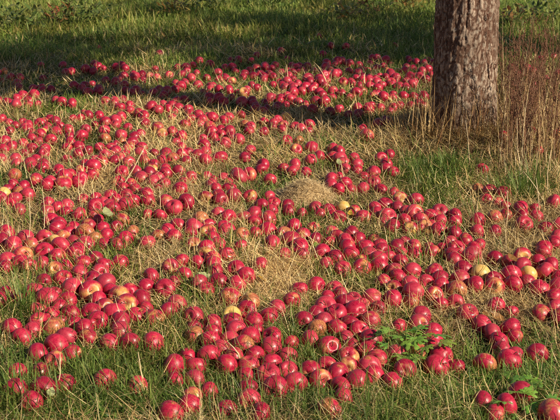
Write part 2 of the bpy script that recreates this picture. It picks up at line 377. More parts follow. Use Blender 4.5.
# ---------------------------------------------------------------- windfall apples: where they lie
# per tile of the photograph (origin u,v): centres in fifths of a pixel; p yellow blush, y yellow, b browned, k half hidden by grass
TILES = {
(0,336): "155,335 78,275k 215,270 322,248 113,188k 172,188k 205,85 275,130p 320,25 360,90 285,45 120,0 523,225k 440,0",
(112,336): "5,40 75,38 210,38 465,10b 530,15 500,75 545,60 390,105 310,150 420,155 315,225 415,220k 130,255bk 405,312p 480,285 380,350k 300,385 570,378",
(224,336): "45,20 110,5 90,55b 130,85 205,20 210,70 130,130 60,110 30,130 240,150 225,185 130,185 315,185 320,105 318,35 405,180 355,240 120,265 255,265c 125,330k 180,395k 440,30 520,55p 530,175c 535,240p 525,375bk",
(336,336): "75,45 60,110pc 155,80 10,180 60,165p 5,240 70,220 35,295 170,155 165,195 345,175c 287,230 415,80bk 270,110k 230,120k 480,95 525,145 520,100 80,0 170,20 480,15",
(448,336): "250,25 270,70 305,125 330,100 445,95c 185,140bk 5,155 180,335 235,390 280,350 360,290k 515,390 330,0",
(0,252): "205,65 295,25 115,20p 35,45 45,75 90,65 155,75pk 280,90p 340,75 410,60 470,45 400,110 315,135 220,150 455,140 525,150 500,105 395,160b 355,185 545,65 480,205p 505,245 550,215 265,215 175,220 245,250 85,240 30,215 5,245 340,245 280,295 255,330 355,315 450,310c 520,300p 515,355 200,300k 210,350 320,345 365,365 85,385 150,385 265,380bk 440,385 545,345 375,5 230,0",
(112,252): "15,65 290,75 350,50 470,10p 425,55 500,35 510,65 515,105 360,120c 310,155 195,125 175,190 245,185c 520,155 465,185 95,200 35,235p 130,245 55,265p 40,305 165,295 105,320 210,330b 45,370 315,275k 285,295k 410,325 430,380 540,370 490,410 455,165k",
(224,252): "15,20 60,90 110,125 60,165 130,260b 105,295 220,325 265,285 50,340y 10,370 145,370 70,390 395,15 500,10 510,65 180,65k 375,190 335,245 480,175 540,190 525,230 475,310 520,280 545,335 400,345c 470,385b 300,15k 30,230bk 130,405",
(336,252): "15,20 75,5 125,40p 35,90 150,80p 210,5 220,80 225,45 285,95 310,120 320,55 370,100 240,20 160,10 235,155 288,185pc 375,165 385,205 285,240 460,160c 500,115 515,165 550,135 495,225p 545,255 180,230 75,235 25,220 120,270p 210,285k 370,250bk 40,275 70,320 150,330 10,335 60,375 315,375 425,330 430,365 470,395 10,375 75,405 325,10 390,15 480,5",
(448,252): "50,35 20,10 85,95 100,25k 250,40 165,115y 20,135 140,170 40,190b 235,130 235,175p 300,130 320,160 310,45 365,70 370,35p 400,115y 405,165 465,180k 445,50 490,100 505,65 550,125 545,180 525,225 15,255 95,310 245,275 310,300 535,280 490,320 545,325 180,380 215,405 315,385 475,5",
(0,168): "70,38b 155,0 180,62 290,15 65,85 270,62 310,50 245,85 395,20 385,72 120,95 20,130y 85,122b 115,145 55,165 5,160 455,40 420,160 240,180 330,190 285,205 330,225 245,220b 490,195 510,170 540,150 540,195 405,235 460,240b 490,265 255,265 290,280 315,300 350,310 430,295 415,330b 365,330 530,300 525,345 470,360b 235,355 305,355b 370,370 270,380y 320,395 435,390 225,400 380,405 510,390 130,350 140,390b 85,385 8,370 35,330k 100,215k 215,5",
(112,168): "50,20 145,55 120,20 215,10p 190,30 225,55 255,80 85,80 60,105 115,110 230,105 265,30 65,140 20,160 60,188 10,200 110,170 150,130 175,170 270,170 310,200 370,172 340,110k 235,235 185,235 50,265b 100,325b 65,360 20,390 395,50k 475,45 500,90 540,105 540,150 475,150bk 545,240 445,255b 280,315 340,295 310,350 230,345b 395,325 410,300 485,300 480,325p 550,310 410,385pc 505,355 525,390 475,410 175,375 5,300 550,55",
(224,168): "65,25 115,40p 30,70 185,10 230,60 345,20 405,25 5,105 45,140 130,145p 540,55 545,90 320,145 200,190 255,190 235,215 320,180 330,220 140,235 105,245 165,270 210,260 10,240 10,310 220,315 95,335b 155,330 300,330b 350,295 395,340 385,230k 465,205 490,235 525,210 540,240 445,305p 470,365d 540,330p 530,375 240,380 335,365 85,395 375,400 305,0",
(336,168): "50,10 100,15 140,45 185,25 190,75 285,25 250,5 10,50 15,105 40,85 70,110 135,105 225,115 320,160pc 398,165 300,200 290,130k 25,205y 90,220 200,200 240,190 245,240 145,245 10,245 205,240 235,275k 345,265 350,220 400,230p 425,260 440,295p 375,305p 480,285 475,245 515,230 535,270 280,295 515,315k 180,365d 70,345 65,385 15,345p 100,360 310,405 455,405 380,395 145,405 345,380 80,405 220,410 550,400",
(448,168): "170,10 150,110b 210,120 190,160 275,130 250,180 30,240 5,270 290,200k 360,205 360,240 440,245 430,210 380,285p 235,250b 300,240b 528,170 490,305c 235,320 145,318 35,330 80,370 155,390 150,265k 530,380 550,350 555,290 10,385 480,405 40,410 120,410",
(448,84): "278,265b 450,335 545,260b 415,240k 425,10k",
(0,84): "45,195 40,95 80,105 165,55 140,90 190,105 95,20 205,25 255,30 25,290 60,315 15,330 185,200 240,215 115,195 215,243y 255,280 275,185 300,215 285,240 370,175 350,265 430,230 425,150b 490,160 520,235 530,190 440,45 410,25 495,25 540,90 280,85 310,90 360,100 160,275 115,300 160,325 225,330 70,375 180,385 10,380 120,350 345,320 385,315 390,355 335,380 440,335 500,320 525,355 480,385 525,275b 140,240k 50,240 155,405 430,405 80,210 220,350 550,320",
(112,84): "100,50 150,57 205,50 240,35 250,65 275,35 345,15 355,80 430,10 505,10 535,30 490,90 490,70 460,45 315,140 380,130 195,115 255,105 60,10 90,110 90,135 45,165 155,160 300,170 400,180 425,155 475,165 500,170 8,185 80,220 230,220b 250,250p 300,240 345,265 165,200 365,205 490,215b 50,260 105,265 50,290b 15,305 100,300 75,330 150,320 320,295 345,320 460,275 460,310 530,300 550,235 500,270 140,350 215,350 270,360 380,350 430,355 465,345 250,385 305,375b 370,390 85,395 35,375 210,405 160,385 10,340 540,370 550,250 5,95",
(224,84): "25,35 70,45 35,70 115,30 165,25 105,95 135,100 240,70 285,70 310,105 345,75 375,95 395,40 405,105 445,130 450,10 480,50 505,90 540,70 500,8 345,20 205,95 160,130 215,125 25,170 85,160 105,205b 200,190 265,185 245,215 290,230 355,215 425,205 425,240 195,245 125,240 35,265 10,240 5,300 315,285 375,285b 360,330p 130,330 105,370 440,320k 435,380 485,365 550,330 540,370 345,410 195,408 290,10",
(336,84): "25,50 100,50 160,15 190,60 240,65 280,15 340,25 340,60 280,70 15,125 115,120 150,120 220,120 285,120 375,110 435,115 215,195 260,190 155,260 65,155 10,370 10,340 270,355 90,370 95,405 225,375 250,405 235,10 380,5 440,60 130,225 45,400",
(0,30): "315,180 205,180 355,210 430,200 485,180 515,195 465,210 100,240 85,270 20,210b 215,245 530,260 460,275 495,95 5,260",
(112,30): "235,120 20,190 65,195 215,200 330,190 405,180 490,175 350,225 285,230p 120,235 145,225 60,230 40,245 395,245 225,240p 375,210 530,220 545,250 475,245",
(224,30): "165,130 285,105 135,160 75,155 35,155 10,195 55,210 125,205 190,230 95,240 145,235 245,235 285,215 325,205 340,180 315,150 375,215 410,185 450,210 415,215 430,245 490,215 515,255 445,265 310,260 280,265 345,250 545,175 520,170 535,80 475,35 495,125 555,225 40,255 8,250 240,195 210,195",
(336,30): "10,160 65,170 115,180 10,220 155,205 110,215 175,245 215,240 65,210 105,245 45,265p 205,265 255,210b 310,210y 275,265 245,240 345,210 385,195 275,175 205,140 250,155 180,145 360,150 400,165 430,210 440,170 460,155 450,250 390,265 350,260 290,80 50,85 460,200 130,240 300,240 420,235 370,240",
(500,50): "135,90 165,110 205,55 265,40 100,125 225,150 60,95 290,120",
}
APP = []
for (ou, ov), s in TILES.items():
    for tok in s.split():
        t = tok.lstrip('0123456789,'); a, b = tok[:len(tok)-len(t)].split(',')
        APP.append([ou+int(a)/5, ov+int(b)/5, t])
for u, v, t in [a for a in APP if 62 < a[1] < 128 and a[0] < 430]:      # half hidden neighbours in the dense far carpet
    if random.random() < (.85 if 225 < u else .6): APP.append([u+random.choice((-1, 1))*random.uniform(5, 11), v+random.uniform(-4, 4), 'p' if random.random() < .06 else ''])
for u, v, t in [a for a in APP if 128 < a[1] < 200 and a[0] < 240]:
    if random.random() < .34: APP.append([u+random.choice((-1, 1))*random.uniform(6, 14), v+random.uniform(-5, 5), ''])
n_app = len(APP)
RAD = np.clip(rng.normal(.0382, .0038, n_app), .028, .047)
PX = np.zeros((n_app, 2))
for i, (u, v, t) in enumerate(APP):
    if 'c' in t: RAD[i] = max(RAD[i], .036)
    p = ground_at(u, v, RAD[i]*.9); PX[i] = p.x, p.y
ANCH = PX.copy()
for it in range(320):                                   # push apples apart until none runs into another
    d = PX[:, None]-PX[None]; dist = np.sqrt((d**2).sum(-1))+1e-9
    need = (RAD[:, None]+RAD[None])*.96; ov = np.maximum(0, need-dist); np.fill_diagonal(ov, 0)
    mv = (d/dist[..., None]*ov[..., None]).sum(1)*np.array([.26, .42])
    w = .04 if it < 220 else 0
    PX += mv + (ANCH-PX)*w
    dt = PX-np.array([TREE.x, TREE.y]); q = np.hypot(dt[:, 0], dt[:, 1]); s = np.maximum(0, .30-q)
    PX += dt/q[:, None]*s[:, None]
    dt = PX-np.array([MOUND.x, MOUND.y]); q = np.hypot(dt[:, 0], dt[:, 1])+1e-6; s = np.maximum(0, .19-q)
    PX += dt/q[:, None]*s[:, None]
PZ = H(PX[:, 0], PX[:, 1]) + RAD*np.where(PX[:, 1] > 8, 1.0, .92)
DEPTH = PX[:, 1]*math.cos(PITCH)+(CAM_H-PZ)*math.sin(PITCH)
VAR = np.zeros((n_app, 3))
for i, (u, v, t) in enumerate(APP):
    bl, ro = rng.random()**1.5*.34, (rng.uniform(.3, .52) if rng.random() < .3 else rng.uniform(0, .2))
    if 'p' in t: bl = rng.uniform(.36, .52)
    if 'y' in t: bl = rng.uniform(.95, 1.1); ro = 0
    if 'b' in t: bl = rng.uniform(.2, .45); ro = rng.uniform(.55, .85)
    VAR[i] = bl, ro, (rng.uniform(0, .12) if 'd' in t else rng.uniform(.05, 1))
def apple_arrays(nr, ns, seed):
    """unit-radius apple: shoulders, stem hollow, five-lobed eye basin; lc is the local position"""
    g = random.Random(seed); hgt = g.uniform(.82, .98); taper = g.uniform(.08, .20); skew = g.uniform(-.09, .09); lob = g.uniform(.015, .035); ph = g.uniform(0, 6)
    V = []; F = []
    for j in range(nr+1):
        t = math.pi*j/nr                                # 0 stem pole .. pi eye pole
        r = math.sin(t); z = math.cos(t)
        z = hgt*z
        rr = r*(1 + taper*.5*math.cos(t)) if True else r
        dimple = .34*math.exp(-(r/.26)**2)*(1 if z > 0 else 0) + .22*math.exp(-(r/.30)**2)*(1 if z < 0 else 0)
        zz = z - math.copysign(dimple, z)
        for i in range(ns):
            a = 2*math.pi*i/ns
            m = 1 + lob*math.cos(5*a+ph)*(.35+.65*max(0, -math.cos(t))) + .02*math.cos(2*a+ph*2)
            V.append((rr*m*math.cos(a)+skew*z*.5, rr*m*math.sin(a), zz+skew*rr*math.cos(a)+.02*max(0, -math.cos(t))*math.cos(5*a+ph)))
        if j < nr:
            for i in range(ns):
                i2 = (i+1) % ns
                F.append((j*ns+i, (j+1)*ns+i, (j+1)*ns+i2, j*ns+i2))
    return np.array(V), np.array(F)
APV = []
for k in range(7):
    V, F = apple_arrays(20, 26, k+1)
    me = mesh_np('apple', V, F, True, None, {'lc': V}); me.materials.append(M_APPLE); APV.append((me, V))
LOW = [apple_arrays(13, 16, k+1) for k in range(7)]
STEMS = []
for k in range(4):
    g = random.Random(k); b = g.uniform(.1, .35); a = g.uniform(0, 6)
    pts = [Vector((b*t*t*math.cos(a), b*t*t*math.sin(a), .50+t*.55)) for t in (0, .33, .66, 1)]
    V, F = tube(pts, [.035, .03, .03, .05], 6); me = me_py('stem', V, F); me.materials.append(M_STEM); STEMS.append(me)
V = []; F = []
for i in range(5):
    a = 2*math.pi*i/5; c, s = math.cos(a), math.sin(a); n = len(V)
    V += [(.05*c-.06*s, .05*s+.06*c, -.64), (.05*c+.06*s, .05*s-.06*c, -.64), (.20*c, .20*s, -.73), (.13*c, .13*s, -.78)]
    F += [(n, n+1, n+2), (n, n+2, n+3), (n+1, n+3, n+2)]
CAL = me_py('calyx', V, F, False); CAL.materials.append(M_CALYX)
def orient(t):
    if 'c' in t:                                        # eye or stem turned to the viewer
        d = Vector((random.uniform(-.4, .4), -1, random.uniform(.15, .6))).normalized()
    else:
        d = Vector((random.gauss(0, 1), random.gauss(0, 1), random.gauss(.15, .55))).normalized()
    if 'p' in t: d = (Vector((random.uniform(-.5, .5), -.8, random.uniform(.2, .8)))).normalized()
    q = d.to_track_quat('Z', 'X') @ Quaternion((0, 0, 1), random.uniform(0, 6.28))
    if 'c' in t and random.random() < .6: q = q @ Quaternion((1, 0, 0), math.pi)
    return q
ORI = [orient(t) for _, _, t in APP]
inview = [i for i in range(n_app)]
order = sorted(inview, key=lambda i: -RAD[i]/DEPTH[i])
near = set(order[:300])

# landmarks one can find in the photograph, for the labels
LM = [(22,402,'in the bottom left corner'),(62,352,'in the group above the bottom left corner'),(25,330,'by the green tuft at the left edge'),
(72,322,'at the front of the big left heap'),(12,300,'at the left edge behind the green tuft'),(48,298,'in the middle of the big left heap'),
(95,285,'at the right end of the big left heap'),(20,262,'at the left edge below the dry stalks'),(60,268,'at the back of the big left heap'),
(98,318,'at the front right of the big left heap'),(128,315,'just right of the big left heap'),(125,345,'in green grass before the big left heap'),
(152,285,'around the large pink apple left of centre'),(190,265,'in the knot left of the centre'),(212,280,'by the pale upright leaf left of centre'),
(180,370,'left of the front centre heap'),(205,400,'at the bottom edge left of the front heap'),(200,325,'left of the yellow front heap apple'),
(234,320,'by the yellow apple of the front heap'),(245,345,'at the back of the front centre heap'),(240,380,'at the front of the front centre heap'),
(280,370,'at the right of the front centre heap'),(238,278,'on the straw behind the front heap'),(265,315,'between the front heap and the lone apple'),
(298,292,'around the large lone apple right of centre'),(330,300,'at the left end of the middle heap'),(352,315,'inside the middle heap behind the leafy weed'),
(335,340,'left of the heap beside the leafy weed'),(345,375,'in the bottom heap left of the leafy weed'),(368,368,'touching the leafy weed on its left'),(400,378,'directly before the leafy weed'),
(437,362,'right of the leafy weed'),(422,325,'behind the leafy weed'),(395,290,'in the ring of apples right of centre'),(372,268,'behind the ring of apples right of centre'),
(438,280,'left of the two yellow right apples'),(480,277,'around the left yellow apple at right'),(526,275,'around the right yellow apple at right'),
(512,258,'by the brown leaf at the right'),(548,300,'at the right edge halfway down'),(500,310,'by the curled brown leaves at right'),(505,345,'in the row at lower right'),
(490,405,'by the small weed at bottom right'),(548,410,'in the bottom right corner'),(466,250,'in the group below the dead weeds'),(545,235,'at the right edge below the weeds'),
(420,222,'in the row before the tree'),(390,250,'in the straw before the tree'),(345,250,'right of the green leaf at centre'),(318,240,'around the green leaf at centre'),
(270,225,'just before the straw mound'),(245,238,'in the group left of the straw mound'),(205,235,'in the cluster left of centre'),(175,232,'left of the centre cluster'),
(95,230,'by the pale fallen leaf at left'),(70,238,'left of the pale fallen leaf'),(52,244,'around the yellow apple of the left heap'),(20,230,'among the dry stalks at left edge'),
(140,250,'between left heap and centre cluster'),(350,208,'right of the straw mound'),(480,215,'in the tangle below the dead weeds'),(130,205,'beside the leaning pale stalk'),(60,205,'behind the big left heap'),
(30,190,'at the left edge behind the stalks'),(290,190,'behind the straw mound'),(300,265,'on the straw above the lone apple'),(230,205,'left of the straw mound on straw'),(450,305,'in the straw right of the ring'),(465,330,'in the gap left of the lower right row')]
assert all(len(l[2].split()) <= 9 for l in LM)
def ordinal(k, n):
    w = ['first', 'second', 'third', 'fourth', 'fifth', 'sixth', 'seventh', 'eighth', 'ninth', 'tenth', 'eleventh', 'twelfth', 'thirteenth', 'fourteenth', 'fifteenth']
    if n == 1: return ''
    if k == 0: return 'leftmost'
    if k == n-1: return 'rightmost'
    return w[k]+' from left'
cells = {}
PIXP = {i: pix((PX[i, 0], PX[i, 1], PZ[i])) for i in range(n_app)}
for i in near:
    u, v = PIXP[i]
    k = min(range(len(LM)), key=lambda k: (LM[k][0]-u)**2+(1.6*(LM[k][1]-v))**2); cells.setdefault(k, []).append(i)
LABEL = {}
def look(i):
    t = APP[i][2]
    if 'y' in t: return 'pale yellow apple'
    if 'b' in t: return 'browned rotting apple'
    if 'p' in t: return 'red and yellow apple'
    if 'd' in t or VAR[i][2] < .16: return 'dark crimson apple'
    return 'red apple'
for k, L in cells.items():
    L.sort(key=lambda i: PIXP[i][0])
    for j, i in enumerate(L):
        o = ordinal(j, len(L)); LABEL[i] = look(i) + (', '+o+', ' if o else ' ') + LM[k][2]
for i in sorted(near, key=lambda i: DEPTH[i]):
    k = random.randrange(7); t = APP[i][2]
    o = bpy.data.objects.new('apple', APV[k][0]); col.objects.link(o)
    o.location = (PX[i, 0], PX[i, 1], PZ[i]); o.rotation_mode = 'QUATERNION'; o.rotation_quaternion = ORI[i]
    o.scale = (RAD[i],)*3; o.color = (*VAR[i], 1)
    tag(o, LABEL[i], 'apple', 'windfall apples in the near grass')
    for nm, me in (('stem', STEMS[random.randrange(4)]), ('calyx', CAL)):
        if nm == 'stem' and random.random() < .25: continue
        c = bpy.data.objects.new(nm, me); col.objects.link(c); c.parent = o
far_V = []; far_F = []; far_L = []; far_C = []; nv = 0
for i in range(n_app):
    if i in near: continue
    V, F = LOW[random.randrange(7)]
    M = np.array(ORI[i].to_matrix()); W = (V*RAD[i]) @ M.T + np.array([PX[i, 0], PX[i, 1], PZ[i]])
    far_V.append(W); far_F.append(F+nv); far_L.append(V); far_C.append(np.repeat(VAR[i][None], len(V), 0)); nv += len(V)
me = mesh_np('windfall_apples', np.concatenate(far_V), np.concatenate(far_F), True, np.concatenate(far_C), {'lc': np.concatenate(far_L)})
fa = link('windfall_apples', me, M_APPLES)
tag(fa, 'hundreds of small red windfall apples spread over the far grass around the tree', 'apples', kind='stuff')

# ---------------------------------------------------------------- where no blade may root
GX0, GY0, GS = -6.5, 1.5, .01
mask = np.zeros((1300, 1000), bool)
def stamp(x, y, r):
    i0 = int((x-r-GX0)/GS); i1 = int((x+r-GX0)/GS)+1; j0 = int((y-r-GY0)/GS); j1 = int((y+r-GY0)/GS)+1
    i0, j0 = max(i0, 0), max(j0, 0); I, J = np.meshgrid(np.arange(i0, min(i1, 1299)), np.arange(j0, min(j1, 999)), indexing='ij')
    mask[I, J] |= (GX0+I*GS-x)**2+(GY0+J*GS-y)**2 < r*r
for i in range(n_app):
    stamp(PX[i, 0], PX[i, 1], RAD[i]*(.45 if 'k' in APP[i][2] else .85))
stamp(TREE.x, TREE.y, .20); stamp(MOUND.x, MOUND.y, .19)
def free(x, y):
    i = ((x-GX0)/GS).astype(int); j = ((y-GY0)/GS).astype(int)
    ok = np.ones(len(x), bool); ins = (i >= 0) & (i < 1300) & (j >= 0) & (j < 1000)
    ok[ins] = ~mask[i[ins], j[ins]]; return ok
def vnoise(x, y, s, seed):
    """smooth value noise on arrays, 0..1"""
    g = np.random.default_rng(seed); T = g.random((64, 64)); x = x*s; y = y*s
    xi = np.floor(x).astype(int); yi = np.floor(y).astype(int); fx = x-xi; fy = y-yi; fx = fx*fx*(3-2*fx); fy = fy*fy*(3-2*fy)
    a = T[xi % 64, yi % 64]; b = T[(xi+1) % 64, yi % 64]; c = T[xi % 64, (yi+1) % 64]; d = T[(xi+1) % 64, (yi+1) % 64]
    return (a*(1-fx)+b*fx)*(1-fy)+(c*(1-fx)+d*fx)*fy
PATCH = [(30,395,80,1.0),(110,390,90,1.0),(60,355,60,.7),(25,312,34,.9),(180,400,80,.95),(250,414,90,.85),(330,412,70,.7),(405,358,60,.6),(400,410,80,.8),(470,405,60,.7),(530,400,70,.85),(520,345,50,.45),(455,345,40,.4),(435,168,55,.85),(190,295,45,.75),(40,150,30,.55),
         (120,120,60,.6),(470,180,40,.35),(525,195,45,.6),(70,255,30,.35),(20,245,30,.3),(235,245,25,.4),(160,330,50,.6),(130,355,60,.7),(375,130,50,.6),(300,150,60,.35),(60,110,70,.75),(20,100,60,.7),(345,165,30,.3),(300,400,60,.75),(250,110,60,.6),(85,145,30,.6),(150,140,40,.5)]
PW = [(ground_at(u, v), r, a) for u, v, r, a in PATCH]
def green_frac(x, y):
    g = .15 + .58*np.clip((y-6.7)/2.6, 0, 1) + .20*np.clip((y-10)/1.8, 0, 1) + .30*np.clip((3.6-y)/.5, 0, 1)
    for p, r, a in PW:
        rx = r/FPX*p.y*1.05; ry = rx*1.5
        g = np.maximum(g, a*np.exp(-(((x-p.x)/rx)**2+((y-p.y)/ry)**2)))
    g = g + .75*(vnoise(x, y, 2.6, 5)-.5)*(g < .9) + .35*(vnoise(x, y, 7.0, 6)-.5)
    dt = np.hypot(x-TREE.x, y-TREE.y)
    return np.clip(np.where(dt < .6, g*.25, g), .03, .96)
def scatter(n, y0, y1, p):
    """roots with density falling off as distance**-p"""
    q = rng.random(n); e = 2-p                          # area element grows with y
    y = (y0**e+q*(y1**e-y0**e))**(1/e)
    x = (rng.random(n)*2-1)*(.285*y+.35)
    return x, y
def dist_w(y): return np.clip(y/4.9, .62, 2.6)          # far blades a little wider so that the sward stays closed

# ---------------------------------------------------------------- dry straw lying in a mat
mat = Pile()
x, y = scatter(320000, 2.6, 11.3, 1.35)
gf = green_frac(x, y); keep = free(x, y) & (rng.random(len(x)) < np.clip(1.10-1.2*gf, .07, 1)*np.clip(-.05+1.5*vnoise(x, y, 4.5, 51), .12, 1)); x, y = x[keep], y[keep]; n = len(x)
pal = np.array([(.60, .43, .20), (.72, .57, .32), (.44, .27, .115), (.65, .49, .22), (.29, .17, .075), (.50, .39, .14)])
tone = pal[rng.choice(6, n, p=[.27, .20, .17, .17, .09, .10])]*rng.uniform(.70, 1.2, (n, 1))*(.55+.75*vnoise(x, y, 2.2, 52))[:, None]
z = H(x, y)+rng.random(n)**1.5*.036
mat.add(*blades(np.stack([x, y, z], -1), rng.uniform(0, 6.283, n), rng.uniform(.05, .17, n), rng.normal(1.38, .22, n), rng.normal(.2, .5, n),
                rng.uniform(.0018, .0046, n)*dist_w(y), tone, 3, rng.normal(0, .6, n), .003))
o = mat.obj('dry_grass_mat', M_DRY); tag(o, 'matted dry straw-coloured grass lying between the apples', 'dry grass', kind='stuff')
# upright and arching dry blades
up = Pile()
x, y = scatter(46000, 2.6, 11.8, 1.3)
cl = vnoise(x, y, 5.0, 12); keep = free(x, y) & (rng.random(len(x)) < np.clip((cl-.25)*1.6, .08, 1)*(1-.7*green_frac(x, y))); x, y = x[keep], y[keep]; n = len(x)
tone = pal[rng.choice(6, n, p=[.30, .30, .10, .18, .04, .08])]*rng.uniform(.8, 1.25, (n, 1))
up.add(*blades(np.stack([x, y, H(x, y)], -1), rng.uniform(0, 6.283, n), rng.gamma(5, .016, n)+.03, np.abs(rng.normal(.6, .4, n)), rng.normal(.7, .6, n),
               rng.uniform(.0016, .0036, n)*dist_w(y), tone, 4, rng.normal(0, .4, n), .004))
# blades standing up right against apples
rows = rng.choice(n_app, 1900); rows = rows[(rng.random(len(rows)) < np.where(PX[rows, 1] < 10.5, 1, .4))]
kk = np.array([i for i in range(n_app) if 'k' in APP[i][2]]); rows = np.concatenate([rows, np.repeat(kk, 26)])
a = rng.uniform(math.pi*.95, math.pi*2.05, len(rows)); rr = RAD[rows]*rng.uniform(.95, 1.5, len(rows))
x = PX[rows, 0]+rr*np.cos(a); y = PX[rows, 1]+rr*np.sin(a); ok = free(x, y); x, y, a = x[ok], y[ok], a[ok]; n = len(x)
tone = pal[rng.choice(6, n, p=[.30, .28, .10, .20, .04, .08])]*rng.uniform(.8, 1.2, (n, 1))
gsel = rng.random(n) < .12+.8*green_frac(x, y); tone[gsel] = np.array([.15, .22, .05])*rng.uniform(.7, 1.4, (gsel.sum(), 1))
up.add(*blades(np.stack([x, y, H(x, y)], -1), a+rng.normal(0, .9, n), rng.uniform(.05, .13, n), rng.normal(.1, .25, n), rng.normal(.3, .5, n),
               rng.uniform(.0014, .003, n)*dist_w(y), tone, 4, 0.0, .004))
o = up.obj('standing_dry_grass', M_DRY); tag(o, 'thin upright dry grass blades standing among the apples', 'dry grass', kind='stuff')

# ---------------------------------------------------------------- green grass
gr = Pile()
gpal = np.array([(.105, .175, .030), (.155, .235, .045), (.075, .135, .028), (.205, .255, .062), (.27, .27, .085)])
def green(n0, y0, y1, p, len_mu, len_sd, width, segs, thr=0, far=False):
    x, y = scatter(n0, y0, y1, p); gf = green_frac(x, y)
    keep = free(x, y) & (rng.random(n0) < gf**1.25); x, y = x[keep], y[keep]; n = len(x)
    tone = gpal[rng.choice(5, n, p=[.30, .28, .20, .14, .08] if not far else [.18, .28, .09, .27, .18])]*rng.uniform(.75, 1.25, (n, 1))
    tone = tone*(.62+.8*vnoise(x, y, 1.7, 41)+(.22 if far else 0))[:, None]*np.stack([(.90 if far else .85)+.45*vnoise(x, y, 2.3, 43), np.ones(n), np.ones(n)], -1)
    L = np.clip(rng.normal(len_mu, len_sd, n), .025, .30)*(.45+.75*vnoise(x, y, 4, 21)+.5*vnoise(x, y, 1.6, 22)**2)*np.where((y > 6.1) & (y < 11), .72, 1)
    gr.add(*blades(np.stack([x, y, H(x, y)], -1), rng.uniform(0, 6.283, n), L, np.abs(rng.normal(.45, .35, n)), rng.normal(.75, .5, n),
                   rng.uniform(.6, 1.3, n)*width*dist_w(y), tone, segs, rng.normal(0, .4, n), .004))
green(230000, 2.6, 6.1, 1.2, .068, .026, .0044, 3)
green(120000, 6.1, 10.3, 1.2, .080, .028, .0036, 3)
green(170000, 9.4, 19.0, 1.3, .105, .045, .0040, 3, far=True)
# long soft tufts
for u, v, k, L0 in ((22, 315, 150, .17), (36, 322, 90, .15), (8, 405, 70, .16), (30, 412, 90, .15), (60, 408, 80, .13), (105, 415, 80, .12), (150, 412, 90, .13), (205, 412, 60, .12), (250, 415, 70, .11),
                    (445, 170, 240, .12), (415, 176, 160, .10), (470, 178, 90, .13), (520, 200, 220, .16), (535, 190, 160, .18), (500, 195, 90, .15), (190, 292, 130, .09), (75, 345, 50, .12), (125, 400, 90, .13), (95, 385, 80, .12)):
    p = ground_at(u, v); a = rng.uniform(0, 6.283, k); r = np.abs(rng.normal(0, .055, k)); x = p.x+r*np.cos(a)*1.5; y = p.y+r*np.sin(a)
    tone = gpal[rng.choice(4, k)]*rng.uniform(.85, 1.3, (k, 1))
    gr.add(*blades(np.stack([x, y, H(x, y)], -1), a+rng.normal(0, .5, k), rng.uniform(.6, 1.25, k)*L0, rng.normal(.35, .25, k), rng.normal(.8, .45, k), rng.uniform(.003, .0055, k), tone, 5, 0.0, .004))
o = gr.obj('green_grass', M_GREEN); tag(o, 'green grass blades and tufts covering the orchard floor', 'grass', kind='stuff')
# small round-leaved ground cover in the foreground
gc = Pile()
x, y = scatter(60000, 2.6, 5.0, 1.2); w = green_frac(x, y)*(vnoise(x, y, 6, 31) > .42); keep = free(x, y) & (rng.random(len(x)) < w*np.clip((3.9-y)/.6, .06, 1)); x, y = x[keep], y[keep]; n = len(x)
tone = np.array([(.10, .185, .035)])*rng.uniform(.7, 1.5, (n, 1))
gc.add(*blades(np.stack([x, y, H(x, y)+rng.uniform(.008, .035, n)], -1), rng.uniform(0, 6.283, n), rng.uniform(.010, .022, n), rng.normal(1.25, .3, n), rng.normal(.3, .3, n), rng.uniform(.007, .013, n), tone, 3))
o = gc.obj('low_clover', M_LEAF); tag(o, 'tiny round-leaved green ground cover between blades in the foreground', 'ground cover', kind='stuff')

# ---------------------------------------------------------------- dead grass skirt round the trunk
sk = Pile()
k = 2600; a = rng.uniform(0, 6.283, k); r = .20+np.abs(rng.normal(0, .16, k)); x = TREE.x+r*np.cos(a)*1.15; y = TREE.y+r*np.sin(a)
tone = np.array([(.54, .35, .14), (.64, .46, .22), (.42, .23, .09), (.30, .15, .065), (.68, .52, .28)])[rng.choice(5, k)]*rng.uniform(.75, 1.2, (k, 1))
tall = rng.random(k) < .14
sk.add(*blades(np.stack([x, y, H(x, y)], -1), a+rng.normal(0, 1.1, k), np.where(tall, rng.uniform(.14, .38, k), rng.uniform(.06, .17, k)), np.where(tall, np.abs(rng.normal(.15, .15, k)), rng.normal(.9, .35, k)),
               np.where(tall, rng.normal(.35, .4, k), rng.normal(.5, .4, k)), rng.uniform(.0022, .0042, k), tone, 5, rng.normal(0, .5, k), .004))
k = 80; a = rng.uniform(math.pi*.98, math.pi*2.02, k); r = rng.uniform(.24, .36, k); x = TREE.x+r*np.cos(a); y = TREE.y+r*np.sin(a)
tone = np.array([(.60, .44, .22), (.66, .52, .30), (.46, .28, .12)])[rng.choice(3, k)]*rng.uniform(.8, 1.15, (k, 1))
sk.add(*blades(np.stack([x, y, H(x, y)], -1), rng.uniform(0, 6.283, k), rng.uniform(.16, .42, k), np.abs(rng.normal(.06, .10, k)), rng.normal(.25, .4, k), rng.uniform(.003, .005, k), tone, 5, rng.normal(0, .5, k), .004))
o = sk.obj('dead_grass_skirt', M_DRY); tag(o, 'golden brown dead grass ringing the foot of the tree trunk', 'dry grass', kind='stuff')

